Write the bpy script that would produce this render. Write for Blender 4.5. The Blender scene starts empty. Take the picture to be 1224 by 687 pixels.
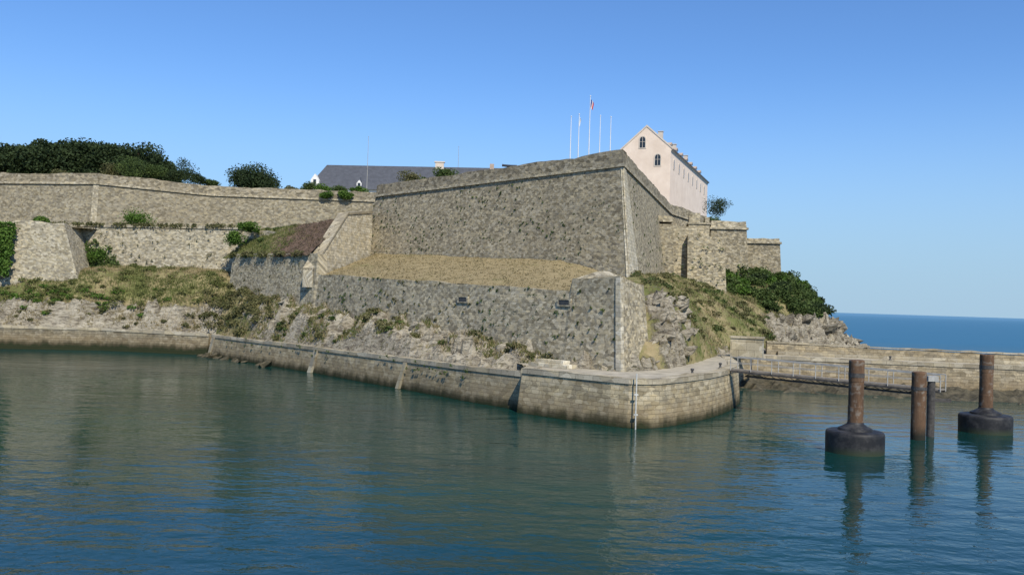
import bpy, bmesh, math, random
import numpy as np
from mathutils import Vector, Matrix, noise
random.seed(7); rng=np.random.default_rng(7)
S=bpy.context.scene
COL=S.collection
S.view_settings.view_transform='Standard'; S.view_settings.look='None'; S.view_settings.exposure=0

# ------------------------------------------------------------------ helpers
def obj(name,verts,faces,mat=None,parent=None,uvs=None,smooth=False,label=None,cat=None,kind=None,group=None,loc=None,rotz=None,fix=True):
    me=bpy.data.meshes.new(name)
    me.from_pydata([tuple(v) for v in verts],[],[tuple(f) for f in faces])
    if uvs is not None:
        ul=me.uv_layers.new(name="UVMap")
        li=np.zeros(len(me.loops),dtype=np.int32); me.loops.foreach_get("vertex_index",li)
        arr=np.array(uvs,dtype=np.float32)[li]
        ul.data.foreach_set("uv",arr.ravel())
    if fix:
        bm=bmesh.new(); bm.from_mesh(me); bmesh.ops.recalc_face_normals(bm,faces=bm.faces); bm.to_mesh(me); bm.free()
    if smooth:
        me.polygons.foreach_set("use_smooth",[True]*len(me.polygons))
    if mat: me.materials.append(mat)
    o=bpy.data.objects.new(name,me); COL.objects.link(o)
    tag(o,label,cat,kind,group)
    if parent: o.parent=parent
    if loc: o.location=loc
    if rotz is not None: o.rotation_euler=(0,0,rotz)
    return o
def tag(o,label=None,cat=None,kind=None,group=None):
    if label: o["label"]=label
    if cat: o["category"]=cat
    if kind: o["kind"]=kind
    if group: o["group"]=group
def empty(name,loc=(0,0,0),label=None,cat=None,group=None,rotz=0):
    o=bpy.data.objects.new(name,None); COL.objects.link(o); o.location=loc; o.rotation_euler=(0,0,rotz)
    tag(o,label,cat,None,group); return o

class G:  # geometry accumulator
    def __init__(s): s.v=[]; s.f=[]; s.uv=[]
    def box(s,x0,x1,y0,y1,z0,z1,M=None):
        b=len(s.v)
        for z in (z0,z1):
            for x,y in ((x0,y0),(x1,y0),(x1,y1),(x0,y1)):
                p=Vector((x,y,z)); p=M@p if M else p
                s.v.append(p); s.uv.append((x+y,z))
        for f in ((0,3,2,1),(4,5,6,7),(0,1,5,4),(1,2,6,5),(2,3,7,6),(3,0,4,7)): s.f.append(tuple(b+i for i in f))
        return s
    def beam(s,p,q,w,h=None):
        h=h or w; p=Vector(p); q=Vector(q); d=(q-p); L=d.length; d.normalize()
        up=Vector((0,0,1)) if abs(d.z)<.95 else Vector((0,1,0))
        a=d.cross(up).normalized(); b2=a.cross(d)
        b=len(s.v)
        for t in (p,q):
            for i,j in ((-1,-1),(1,-1),(1,1),(-1,1)):
                s.v.append(t+a*(i*w/2)+b2*(j*h/2)); s.uv.append((t.x+i*w,t.z+j*h))
        for f in ((0,3,2,1),(4,5,6,7),(0,1,5,4),(1,2,6,5),(2,3,7,6),(3,0,4,7)): s.f.append(tuple(b+i for i in f))
        return s
    def lathe(s,prof,cx=0,cy=0,n=24,wob=0):
        b=len(s.v)
        for k,(r,z) in enumerate(prof):
            for i in range(n):
                a=2*math.pi*i/n; rr=r*(1+wob*noise.noise(Vector((math.cos(a)*2+cx,math.sin(a)*2,z*1.3))))
                s.v.append(Vector((cx+rr*math.cos(a),cy+rr*math.sin(a),z))); s.uv.append((a*r,z))
        for k in range(len(prof)-1):
            for i in range(n):
                j=(i+1)%n
                s.f.append((b+k*n+i,b+k*n+j,b+(k+1)*n+j,b+(k+1)*n+i))
        s.f.append(tuple(b+i for i in range(n))[::-1]); s.f.append(tuple(b+(len(prof)-1)*n+i for i in range(n)))
        return s
    def tube(s,pts,radii,n=7):
        b=len(s.v); m=len(pts)
        for k in range(m):
            p=Vector(pts[k]); d=(Vector(pts[min(k+1,m-1)])-Vector(pts[max(k-1,0)])).normalized()
            up=Vector((0,0,1)) if abs(d.z)<.9 else Vector((0,1,0))
            a=d.cross(up).normalized(); c=a.cross(d)
            for i in range(n):
                t=2*math.pi*i/n
                s.v.append(p+(a*math.cos(t)+c*math.sin(t))*radii[k]); s.uv.append((i/n,p.z))
        for k in range(m-1):
            for i in range(n):
                j=(i+1)%n; s.f.append((b+k*n+i,b+k*n+j,b+(k+1)*n+j,b+(k+1)*n+i))
        s.f.append(tuple(b+i for i in range(n))[::-1]); s.f.append(tuple(b+(m-1)*n+i for i in range(n)))
        return s
    def make(s,name,mat,**k): return obj(name,s.v,s.f,mat,uvs=s.uv,**k)

def inset(path,d):
    n=len(path); out=[]
    for i in range(n):
        ns=[]; alln=[]
        for a,b in ((i-1,i),(i,i+1)):
            if a<0 or b>=n: continue
            dx=path[b][0]-path[a][0]; dy=path[b][1]-path[a][1]; L=math.hypot(dx,dy)
            if L<1e-5: continue
            alln.append((-dy/L,dx/L))
            if L>=.3: ns.append((-dy/L,dx/L))
        ns=ns or alln
        nx=sum(q[0] for q in ns)/len(ns); ny=sum(q[1] for q in ns)/len(ns)
        k=max(nx*nx+ny*ny,.35)
        out.append((path[i][0]+nx/k*d,path[i][1]+ny/k*d))
    return out

def wall(name,bot,top,thick,mat,step=1.6,rows=None,rough=.05,edge=.06,**k):
    """bot/top: lists of (x,y,z); inner side is to the left of the path"""
    B=[];T=[];Uc=[];acc=0
    for i in range(len(bot)-1):
        b0,b1=Vector(bot[i]),Vector(bot[i+1]); t0,t1=Vector(top[i]),Vector(top[i+1])
        L=(b1-b0).length; n=max(1,int(L/step))
        for j in range(n+(1 if i==len(bot)-2 else 0)):
            f=j/n; B.append(b0.lerp(b1,f)); T.append(t0.lerp(t1,f)); Uc.append(acc+L*f)
        acc+=L
    hgt=max((T[i]-B[i]).length for i in range(len(B)))
    R=rows or max(1,int(hgt/step))
    I=inset([(p.x,p.y) for p in T],thick)
    V=[];UV=[];F=[]; n=len(B)
    for i in range(n):
        e=noise.noise(Vector((T[i].x*.7,T[i].y*.7,3)))*edge*2+noise.noise(Vector((T[i].x*.15,T[i].y*.15,9)))*edge*2
        tp=T[i]+Vector((0,0,e))
        for r in range(R+1):
            p=B[i].lerp(tp,r/R)
            if rough and 0<r<R: p=p+noise.noise_vector(p*.12)*rough*1.2
            V.append(p); UV.append((Uc[i],p.z))
        V.append(Vector((I[i][0],I[i][1],tp.z-.02))); UV.append((Uc[i],tp.z+thick))
        V.append(Vector((I[i][0],I[i][1],B[i].z))); UV.append((Uc[i],tp.z+thick+5))
    m=R+3
    for i in range(n-1):
        for r in range(m-1): F.append((i*m+r,(i+1)*m+r,(i+1)*m+r+1,i*m+r+1))
        F.append((i*m+m-1,(i+1)*m+m-1,(i+1)*m,i*m))
    F.append(tuple(range(m))[::-1]); F.append(tuple((n-1)*m+i for i in range(m)))
    return obj(name,V,F,mat,uvs=UV,**k)

def P3(path,z):
    if not hasattr(z,'__len__'): z=[z]*len(path)
    return [(p[0],p[1],zz) for p,zz in zip(path,z)]

# ------------------------------------------------------------------ node helpers
class NT:
    def __init__(s,name):
        s.m=bpy.data.materials.new(name); s.m.use_nodes=True; s.t=s.m.node_tree; s.t.nodes.clear()
        s.out=s.n('ShaderNodeOutputMaterial'); s.b=s.n('ShaderNodeBsdfPrincipled'); s.l(s.b.outputs[0],s.out.inputs[0])
    def n(s,ty,**k):
        nd=s.t.nodes.new(ty)
        for a,b in k.items(): setattr(nd,a,b)
        return nd
    def l(s,a,b): s.t.links.new(a,b)
    def set(s,inp,v):
        if isinstance(v,bpy.types.NodeSocket): s.l(v,inp)
        else:
            if hasattr(v,'__len__') and len(v)==3 and inp.type=='RGBA': v=(*v,1)
            inp.default_value=v
    def math(s,op,a,b=0,c=None,clamp=False):
        nd=s.n('ShaderNodeMath',operation=op,use_clamp=clamp); s.set(nd.inputs[0],a); s.set(nd.inputs[1],b)
        if c is not None: s.set(nd.inputs[2],c)
        return nd.outputs[0]
    def vmul(s,v,t):
        nd=s.n('ShaderNodeVectorMath',operation='MULTIPLY'); s.set(nd.inputs[0],v); nd.inputs[1].default_value=t; return nd.outputs[0]
    def vadd(s,v,t):
        nd=s.n('ShaderNodeVectorMath',operation='ADD'); s.set(nd.inputs[0],v); s.set(nd.inputs[1],t); return nd.outputs[0]
    def noise(s,v,sc,det=4,rough=.55,out=0,dist=0):
        nd=s.n('ShaderNodeTexNoise'); s.l(v,nd.inputs['Vector']); nd.inputs['Scale'].default_value=sc; nd.inputs['Detail'].default_value=det
        nd.inputs['Roughness'].default_value=rough; nd.inputs['Distortion'].default_value=dist; return nd.outputs[out]
    def ramp(s,f,a,b,c0=0.,c1=1.):
        nd=s.n('ShaderNodeMapRange'); s.set(nd.inputs[0],f); nd.inputs[1].default_value=a; nd.inputs[2].default_value=b
        nd.inputs[3].default_value=c0; nd.inputs[4].default_value=c1; return nd.outputs[0]
    def mix(s,f,a,b,mode='MIX'):
        nd=s.n('ShaderNodeMix',data_type='RGBA',blend_type=mode); s.set(nd.inputs[0],f); s.set(nd.inputs[6],a); s.set(nd.inputs[7],b); return nd.outputs[2]
    def bump(s,h,st,dist,prev=None):
        nd=s.n('ShaderNodeBump'); nd.inputs['Strength'].default_value=st; nd.inputs['Distance'].default_value=dist
        s.l(h,nd.inputs['Height'])
        if prev: s.l(prev,nd.inputs['Normal'])
        return nd.outputs[0]
    def pos(s): return s.n('ShaderNodeNewGeometry').outputs['Position']
    def xyz(s,i):
        nd=s.n('ShaderNodeSeparateXYZ'); s.l(s.pos(),nd.inputs[0]); return nd.outputs[i]
    def z(s): return s.xyz(2)
    def fin(s,col,rough=.9,normal=None,spec=.2,metal=0):
        s.set(s.b.inputs['Base Color'],col); s.set(s.b.inputs['Roughness'],rough); s.b.inputs['Specular IOR Level'].default_value=spec
        s.b.inputs['Metallic'].default_value=metal
        if normal: s.l(normal,s.b.inputs['Normal'])
        return s.m

def stone(name,c1,c2,mortar,bw=.5,bh=.22,stain=.14,moss=.10,tide=False,pale=.06,msize=.02,rub=.5,bumpd=.022,stainc=(.18,.15,.105),pits=.35,tideh=0):
    t=NT(name); uv=t.n('ShaderNodeTexCoord').outputs['UV']; pos=t.pos()
    d=t.noise(uv,2.2,2,out=1); d=t.vadd(d,(-.5,-.5,-.5)); uvd=t.vadd(uv,t.vmul(d,(.12,.05,0)))
    br=t.n('ShaderNodeTexBrick'); t.l(uvd,br.inputs[0])
    br.inputs['Scale'].default_value=1; br.inputs['Brick Width'].default_value=bw; br.inputs['Row Height'].default_value=bh
    br.inputs['Mortar Size'].default_value=msize; br.inputs['Mortar Smooth'].default_value=.2
    br.inputs['Color1'].default_value=(*c1,1); br.inputs['Color2'].default_value=(*c2,1); br.inputs['Mortar'].default_value=(*mortar,1)
    vo=t.n('ShaderNodeTexVoronoi'); t.l(t.vmul(uvd,(1/bw*1.3,1/bh*.9,1)),vo.inputs['Vector']); vo.inputs['Scale'].default_value=1
    sp=t.n('ShaderNodeSeparateColor'); t.l(vo.outputs['Color'],sp.inputs[0])
    val=t.ramp(sp.outputs[0],0,1,1-rub,1+rub)
    cc=t.n('ShaderNodeCombineColor')
    t.l(val,cc.inputs[0]); t.l(t.math('MULTIPLY',val,t.ramp(sp.outputs[2],0,1,.96,1.02)),cc.inputs[1]); t.l(t.math('MULTIPLY',val,t.ramp(sp.outputs[2],0,1,.84,1.04)),cc.inputs[2])
    col=t.mix(1,br.outputs['Color'],cc.outputs[0],'MULTIPLY')
    n1=t.noise(pos,.07,10,.6); col=t.mix(t.ramp(n1,.38,.72,0,stain*1.6),col,stainc)
    n2=t.noise(t.vmul(uv,(2.4,.10,1)),1,8,.8); col=t.mix(t.ramp(n2,.52,.72,0,stain*.8),col,tuple(x*.7 for x in stainc))
    n3=t.noise(pos,2.6,5,.8); col=t.mix(t.ramp(n3,.55,.66,0,pale*1.5),col,(.52,.46,.34))
    n5=t.noise(t.vmul(pos,(1,1,1.8)),6.5,2,.7); col=t.mix(t.ramp(n5,.60,.64,0,pits),col,(.08,.07,.05))
    n4=t.noise(pos,2.2,6,.8); col=t.mix(t.ramp(n4,.58,.68,0,moss),col,(.11,.115,.045))
    if tide:
        z=t.z(); nn=t.noise(t.vmul(pos,(1,1,.4)),1.2,5); zz=t.math('ADD',z,t.ramp(nn,.2,.8,-.35-tideh,.35-tideh))
        col=t.mix(t.ramp(zz,2.0,1.1,0,.45),col,(.22,.16,.085))
        col=t.mix(t.ramp(zz,.85,.3,0,.9),col,(.04,.037,.02))
        col=t.mix(t.ramp(zz,.25,.05,0,.8),col,(.02,.028,.012))
    h=t.math('MULTIPLY',br.outputs['Fac'],-1.0); h=t.math('ADD',h,t.math('MULTIPLY',sp.outputs[1],.9))
    return t.fin(col,.92,t.bump(h,.9,bumpd),.12)

def simple(name,c,rough=.8,var=.25,sc=2.,c2=None,bump=0,spec=.3,metal=0,sc2=None):
    t=NT(name); pos=t.pos(); n=t.noise(pos,sc,5,.65)
    col=t.mix(t.ramp(n,.3,.7),tuple(x*(1-var) for x in c),c2 or tuple(min(1,x*(1+var)) for x in c))
    nb=t.bump(t.noise(pos,sc2 or sc*4,4),.6,bump) if bump else None
    return t.fin(col,rough,nb,spec,metal)

def leafmat(name,c1,c2,c3):
    t=NT(name); pos=t.pos(); g=t.n('ShaderNodeNewGeometry')
    n=t.noise(pos,.6,3); col=t.mix(t.ramp(n,.35,.65),c1,c2)
    col=t.mix(t.math('MULTIPLY',g.outputs['Random Per Island'],.7),col,c3)
    t.fin(col,.75,None,.2)
    tr=t.n('ShaderNodeBsdfTranslucent'); t.l(col,tr.inputs[0]); ms=t.n('ShaderNodeMixShader'); ms.inputs[0].default_value=.25
    t.l(t.b.outputs[0],ms.inputs[1]); t.l(tr.outputs[0],ms.inputs[2]); t.l(ms.outputs[0],t.out.inputs[0])
    return t.m

M_tall=stone('rubble_masonry_grey',(.37,.325,.235),(.235,.205,.15),(.34,.30,.22),bw=.48,bh=.21,rub=.45,msize=.025)
M_back=stone('rubble_masonry_shaded',(.31,.275,.20),(.22,.195,.145),(.28,.25,.19),bw=.5,bh=.24,rub=.38)  # darker stone: shade on the upper walls is put into the colour
M_lowl=stone('rubble_masonry_light',(.46,.41,.305),(.31,.275,.205),(.42,.375,.285),bw=.5,bh=.22,rub=.42,pale=.12)
M_outer=stone('rubble_masonry_outwork',(.45,.395,.285),(.295,.26,.19),(.41,.36,.265),bw=.48,bh=.21,rub=.45,pale=.1,msize=.025)
M_parapet=stone('parapet_stone',(.33,.29,.215),(.24,.21,.155),(.27,.24,.18),bw=.6,bh=.26,stain=.25,moss=.25)
M_quoin=stone('pale_quoin_stone',(.58,.525,.41),(.46,.415,.32),(.38,.34,.26),bw=.7,bh=.34,stain=.1,moss=.08,rub=.28,pale=.2,pits=.35)
M_quay=stone('quay_masonry',(.46,.39,.265),(.33,.285,.20),(.25,.215,.15),bw=.75,bh=.30,stain=.3,moss=.12,tide=True,rub=.34,pale=.1,stainc=(.19,.155,.10),pits=.4)
M_quayb=stone('old_quay_masonry',(.34,.30,.22),(.22,.195,.145),(.17,.15,.11),bw=.7,bh=.30,stain=.5,moss=.25,tide=True,rub=.45,pale=.15,stainc=(.13,.11,.075),pits=.5,tideh=.5)
M_cope=stone('coping_stone',(.46,.41,.31),(.35,.31,.235),(.23,.20,.15),bw=1.5,bh=.8,stain=.35,moss=.18,rub=.28,pale=.15,pits=.45)
M_jetty=stone('jetty_masonry',(.45,.38,.265),(.32,.275,.195),(.25,.21,.15),bw=.75,bh=.31,stain=.45,moss=.12,tide=True,rub=.4,stainc=(.2,.165,.11),pits=.45)
M_pave=simple('paving_concrete',(.38,.34,.26),.9,.3,.9,bump=.02)
M_white=simple('white_paint',(.75,.74,.7),.5,.08,3)
M_steel=simple('galvanised_steel',(.34,.335,.31),.6,.3,3,spec=.4)
M_iron=simple('dark_iron',(.05,.05,.05),.6,.3,4,spec=.5)
M_slate=simple('roof_slate',(.075,.08,.092),.6,.2,1.5,bump=.02)
M_pink=simple('pink_render',(.78,.63,.50),.9,.09,.5,c2=(.84,.70,.57))
M_trim=simple('pale_stone_trim',(.62,.54,.45),.85,.12,1.2)
M_glass=simple('window_glass',(.02,.025,.03),.15,.1,2,spec=.5)
M_brickc=simple('brick_chimney',(.42,.33,.26),.9,.2,2)
M_bark=simple('bark',(.10,.075,.055),.95,.3,3,bump=.03)
M_pine=leafmat('pine_foliage',(.030,.052,.02),(.055,.082,.028),(.02,.034,.013))
M_leaf=leafmat('shrub_foliage',(.065,.105,.028),(.12,.165,.045),(.04,.065,.02))
M_ivy=leafmat('ivy_foliage',(.08,.16,.024),(.14,.23,.04),(.04,.085,.014))
M_scrub=leafmat('scrub_foliage',(.12,.125,.045),(.19,.17,.08),(.07,.08,.03))
M_green=leafmat('green_grass_blades',(.12,.145,.042),(.19,.19,.07),(.09,.11,.03))
M_dry=leafmat('dry_grass_blades',(.27,.215,.115),(.20,.175,.085),(.33,.275,.155))

def ground_mat(name,rock=True,brown=0.,green=.5,const=None,dark=1.):
    t=NT(name); pos=t.pos()
    n=t.noise(pos,.22,8,.72); n2=t.noise(pos,1.6,5,.7)
    dry=t.mix(t.ramp(n2,.3,.7),(.24,.19,.10),(.34,.275,.155))
    gr=t.mix(t.ramp(n2,.3,.7),(.09,.105,.034),(.165,.17,.06))
    col=t.mix(t.ramp(n,.60-green*.3,.78-green*.3),dry,gr)
    if brown:
        xx=t.math('ADD',t.xyz(0),t.ramp(t.noise(pos,.35,5,.7),.2,.8,-4,4))
        col=t.mix(t.ramp(xx,-31.5,-29,0,brown),col,t.mix(t.ramp(n2,.35,.65),(.085,.055,.042),(.17,.115,.085)))
    h=t.noise(pos,3.5,5,.7)
    if rock:
        if const is None:
            a=t.n('ShaderNodeAttribute',attribute_name='rock'); f=t.math('ADD',a.outputs['Fac'],t.ramp(t.noise(pos,.8,6,.7),0,1,-.6,.6))
        else: f=const
        rot=t.n('ShaderNodeMapping'); rot.inputs['Rotation'].default_value=(.3,.95,.5); rot.inputs['Scale'].default_value=(.7,.8,2.4); t.l(pos,rot.inputs[0])
        st=t.noise(rot.outputs[0],1.0,7,.75,dist=.4)
        m=lambda c: tuple(x*dark for x in c)
        rc=t.mix(t.ramp(st,.36,.56),m((.12,.10,.075)),m((.42,.375,.285)))
        rc=t.mix(t.ramp(t.noise(pos,.5,6,.7),.45,.7,0,.7),rc,m((.54,.49,.38)))
        rc=t.mix(t.ramp(t.noise(rot.outputs[0],2.2,5,.7),.54,.62,0,.8),rc,m((.07,.06,.043)))
        rc=t.mix(t.ramp(t.noise(pos,1.7,6,.7),.53,.66,0,.7),rc,(.20,.165,.08))
        z=t.z(); zz=t.math('ADD',z,t.ramp(t.noise(pos,1,4),0,1,-.8,.8))
        rc=t.mix(t.ramp(zz,1.8,.7),rc,(.03,.03,.018))
        ff=t.ramp(f,.42,.58); col=t.mix(ff,col,rc)
        h=t.math('ADD',h,t.math('MULTIPLY',st,t.ramp(ff,0,1,0,4)))
    return t.fin(col,.95,t.bump(h,.9,.13),.1)
M_ground=ground_mat('hillside_grass_and_rock',green=.7,dark=.98)
M_rock=ground_mat('shore_rock',const=1.,dark=1.05)
M_rockd=ground_mat('dark_shore_rock',const=1.,dark=.65)
M_glacis=ground_mat('dry_glacis_grass',rock=False,green=.14)
M_bank=ground_mat('brown_heath_bank',rock=False,brown=.95,green=.7)
M_top=ground_mat('rampart_grass',rock=False,green=.5)

# ------------------------------------------------------------------ world, sun, camera
W=bpy.data.worlds.new("World"); S.world=W; W.use_nodes=True
nt=W.node_tree; nt.nodes.clear(); wo=nt.nodes.new('ShaderNodeOutputWorld'); bg=nt.nodes.new('ShaderNodeBackground'); sk=nt.nodes.new('ShaderNodeTexSky')
sk.sky_type='NISHITA'; sk.sun_disc=False
AZ=160; EL=46
sk.sun_elevation=math.radians(EL); sk.sun_rotation=math.radians(AZ); sk.altitude=0; sk.air_density=1.0; sk.dust_density=.1; sk.ozone_density=3
def mixw(a,b,f,mode):
    m=nt.nodes.new('ShaderNodeMix'); m.data_type='RGBA'; m.blend_type=mode
    for i,v in ((0,f),(6,a),(7,b)):
        if isinstance(v,bpy.types.NodeSocket): nt.links.new(v,m.inputs[i])
        else: m.inputs[i].default_value=v if i==0 else (*v,1)
    return m.outputs[2]
tint=mixw(sk.outputs[0],(.76,1.06,1.42),1.,'MULTIPLY')
tc=nt.nodes.new('ShaderNodeTexCoord'); sx=nt.nodes.new('ShaderNodeSeparateXYZ'); nt.links.new(tc.outputs['Generated'],sx.inputs[0])
mr=nt.nodes.new('ShaderNodeMapRange'); mr.interpolation_type='SMOOTHERSTEP'; nt.links.new(sx.outputs[2],mr.inputs[0]); mr.inputs[1].default_value=-.03; mr.inputs[2].default_value=.29; mr.inputs[3].default_value=.92; mr.inputs[4].default_value=0
skc=mixw(tint,(3.3,4.9,6.5),mr.outputs[0],'MIX')
bg.inputs[1].default_value=.112; nt.links.new(skc,bg.inputs[0]); nt.links.new(bg.outputs[0],wo.inputs[0])
sl=bpy.data.lights.new('sun','SUN'); sl.energy=5.0; sl.angle=math.radians(.5); sl.color=(1,.93,.80)
so=bpy.data.objects.new('sun',sl); COL.objects.link(so)
sd=Vector((math.sin(math.radians(AZ))*math.cos(math.radians(EL)),math.cos(math.radians(AZ))*math.cos(math.radians(EL)),math.sin(math.radians(EL))))
so.rotation_euler=sd.to_track_quat('Z','Y').to_euler(); so.location=(0,0,80)
cd=bpy.data.cameras.new('camera'); co=bpy.data.objects.new('camera',cd); COL.objects.link(co); S.camera=co
cd.sensor_width=36; cd.lens=31.18; cd.clip_start=.5; cd.clip_end=60000
co.matrix_world=Matrix.Translation((0,0,8))@Matrix.Rotation(math.radians(90.95),4,'X')@Matrix.Rotation(math.radians(1.8),4,'Z')

# ------------------------------------------------------------------ water
t=NT('sea_water'); pos=t.pos()
sep=t.n('ShaderNodeSeparateXYZ'); t.l(pos,sep.inputs[0])
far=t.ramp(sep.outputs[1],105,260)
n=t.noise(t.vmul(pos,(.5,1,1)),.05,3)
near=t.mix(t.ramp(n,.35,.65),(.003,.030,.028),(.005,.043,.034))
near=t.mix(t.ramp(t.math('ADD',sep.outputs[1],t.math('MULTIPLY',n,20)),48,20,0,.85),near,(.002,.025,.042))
farc=t.mix(t.ramp(sep.outputs[1],250,3500),(.035,.135,.23),(.10,.23,.35))  # distant water pales toward the horizon, haze painted into its colour
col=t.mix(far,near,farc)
h1=t.noise(t.vmul(pos,(.55,1,1)),.7,2,.45); h2=t.noise(t.vmul(pos,(.8,1,1)),2.6,3,.5,dist=.3)
h3=t.noise(t.vmul(pos,(.6,1,1)),.16,2)
h=t.math('ADD',t.math('MULTIPLY',h1,.85),t.math('MULTIPLY',h2,.24)); h=t.math('ADD',h,t.math('MULTIPLY',h3,1.0))
cam_patch=t.ramp(t.noise(t.vmul(pos,(.6,1,1)),.045,3),.35,.65,.3,1)
bn=t.n('ShaderNodeBump'); bn.inputs['Distance'].default_value=.15; t.l(h,bn.inputs['Height']); t.l(cam_patch,bn.inputs['Strength'])
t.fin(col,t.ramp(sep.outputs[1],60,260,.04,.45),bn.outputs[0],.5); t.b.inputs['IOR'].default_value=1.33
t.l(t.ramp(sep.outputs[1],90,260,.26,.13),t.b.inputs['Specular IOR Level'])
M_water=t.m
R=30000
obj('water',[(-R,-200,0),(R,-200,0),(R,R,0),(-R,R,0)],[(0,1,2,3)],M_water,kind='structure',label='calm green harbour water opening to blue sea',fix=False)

# ------------------------------------------------------------------ plan of the quays
QA=[(-110,108),(-64.9,113.1),(-53.4,115.8),(-38.6,113.2)]
QB=[(-38.2,112.8),(-19.6,91.2),(-8.6,77.5),(-3.2,70.5),(1.4,65.4)]
QC=[(1.3,67.0),(.6,64.6),(6.6,59.0),(7.8,58.2),(9.0,58.1),(10.3,58.9),(12.3,61.3),(15,65.2),(17.3,69.6),(19.8,75.7),(21.3,82),(22.6,90),(26,95.2)]
QJ=[(26,95.2),(34,93.4),(52,89.2),(90,81)]
def quay(name,path,z,label,cat,mat=M_quay,**k):
    zz=z if hasattr(z,'__len__') else [z]*len(path)
    b=P3(inset(path,-.12),-2.0); tp=P3(inset(path,.28),[q-.38 for q in zz])
    o=wall(name,b,tp,1.0,mat,step=1.0,rough=.07,edge=.01,label=label,cat=cat,**k)
    c0=P3(inset(path,.20),[q-.377 for q in zz]); c1=P3(inset(path,.23),zz)
    wall('coping',c0,c1,.95,M_cope,step=1.0,rows=1,rough=0,edge=.055,parent=o)
    return o
qa=quay('quay_wall',QA,[3.1,3.05,3.0,2.75],'long low weathered quay wall below rocky grass slope','quay wall',mat=M_quayb)
qb=quay('quay_wall',QB,[2.72,2.72,2.75,2.82,2.85],'tan stone quay wall with sloping pale ladder courses','quay wall')
qc=quay('quay_wall',QC,3.25,'rounded stone quay corner with weedy dark waterline','quay wall')
qj=quay('stone_jetty',QJ,3.15,'straight stone jetty wall reaching out to sea','jetty',mat=M_jetty)
def course(path_i,f,parent,width=.6,lean=-.9):
    a=Vector((*QB[path_i],0)); b=Vector((*QB[path_i+1],0)); p=a.lerp(b,f); d=(b-a).normalized(); nrm=Vector((d.y,-d.x,0))
    zt=2.36; v=[]
    for (s,z,o) in ((lean,-.5,.16),(0,zt,-.2)):
        for w in (-width/2,width/2):
            for q in (.10,-.25): v.append(p+d*(s+w)+nrm*(o+q)+Vector((0,0,z)))
    F=[(0,1,3,2),(4,6,7,5),(0,2,6,4),(1,5,7,3),(2,3,7,6),(0,4,5,1)]
    obj('ladder_course',v,F,M_cope,parent=parent,uvs=[(x.x,x.z) for x in v])
course(0,.03,qb); course(0,.965,qb,.7); course(1,.93,qb,.5)

pv=inset(QC[2:],1.1)
back=[(24.5,97),(21.5,92),(19.0,86),(16.6,79.5),(13.6,72.5),(10.8,67.5),(8.3,65),(5.2,67.3),(2.2,70.5),(0.6,71.3)]
pts=[(1.9,66.4)]+pv+back
obj('quay_pavement',[(x,y,3.16) for x,y in pts],[tuple(range(len(pts)))],M_pave,kind='structure',label='pale concrete quay surface')
jp=inset(QJ,1.1); jb=inset(QJ,4.6)
pts=jp+jb[::-1]
obj('jetty_pavement',[(x,y,3.1) for x,y in pts],[tuple(range(len(pts)))],M_pave,kind='structure',label='pale promenade along the jetty')
jw=inset(QJ,4.5); jw[0]=(28.6,98.9)
jo=wall('jetty_parapet',P3(jw,-2),P3(inset(jw,.1),[4.3,4.25,4.1,3.75]),1.3,M_jetty,step=1.2,rough=.02,edge=.05,label='tan masonry parapet wall along the jetty',cat='wall')
wall('coping',P3(inset(jw,.02),[4.36,4.31,4.16,3.81]),P3(inset(jw,.02),[4.51,4.46,4.31,3.96]),1.4,M_cope,step=1.2,rows=1,rough=0,edge=.05,parent=jo)
jl=inset(QJ,3.4); jl[0]=(29.5,97.7)
wall('kerb_ledge',P3(jl,3.0),P3(inset(jl,.03),3.5),1.05,M_cope,step=1.5,rows=1,rough=0,edge=.02,parent=jo)

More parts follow.
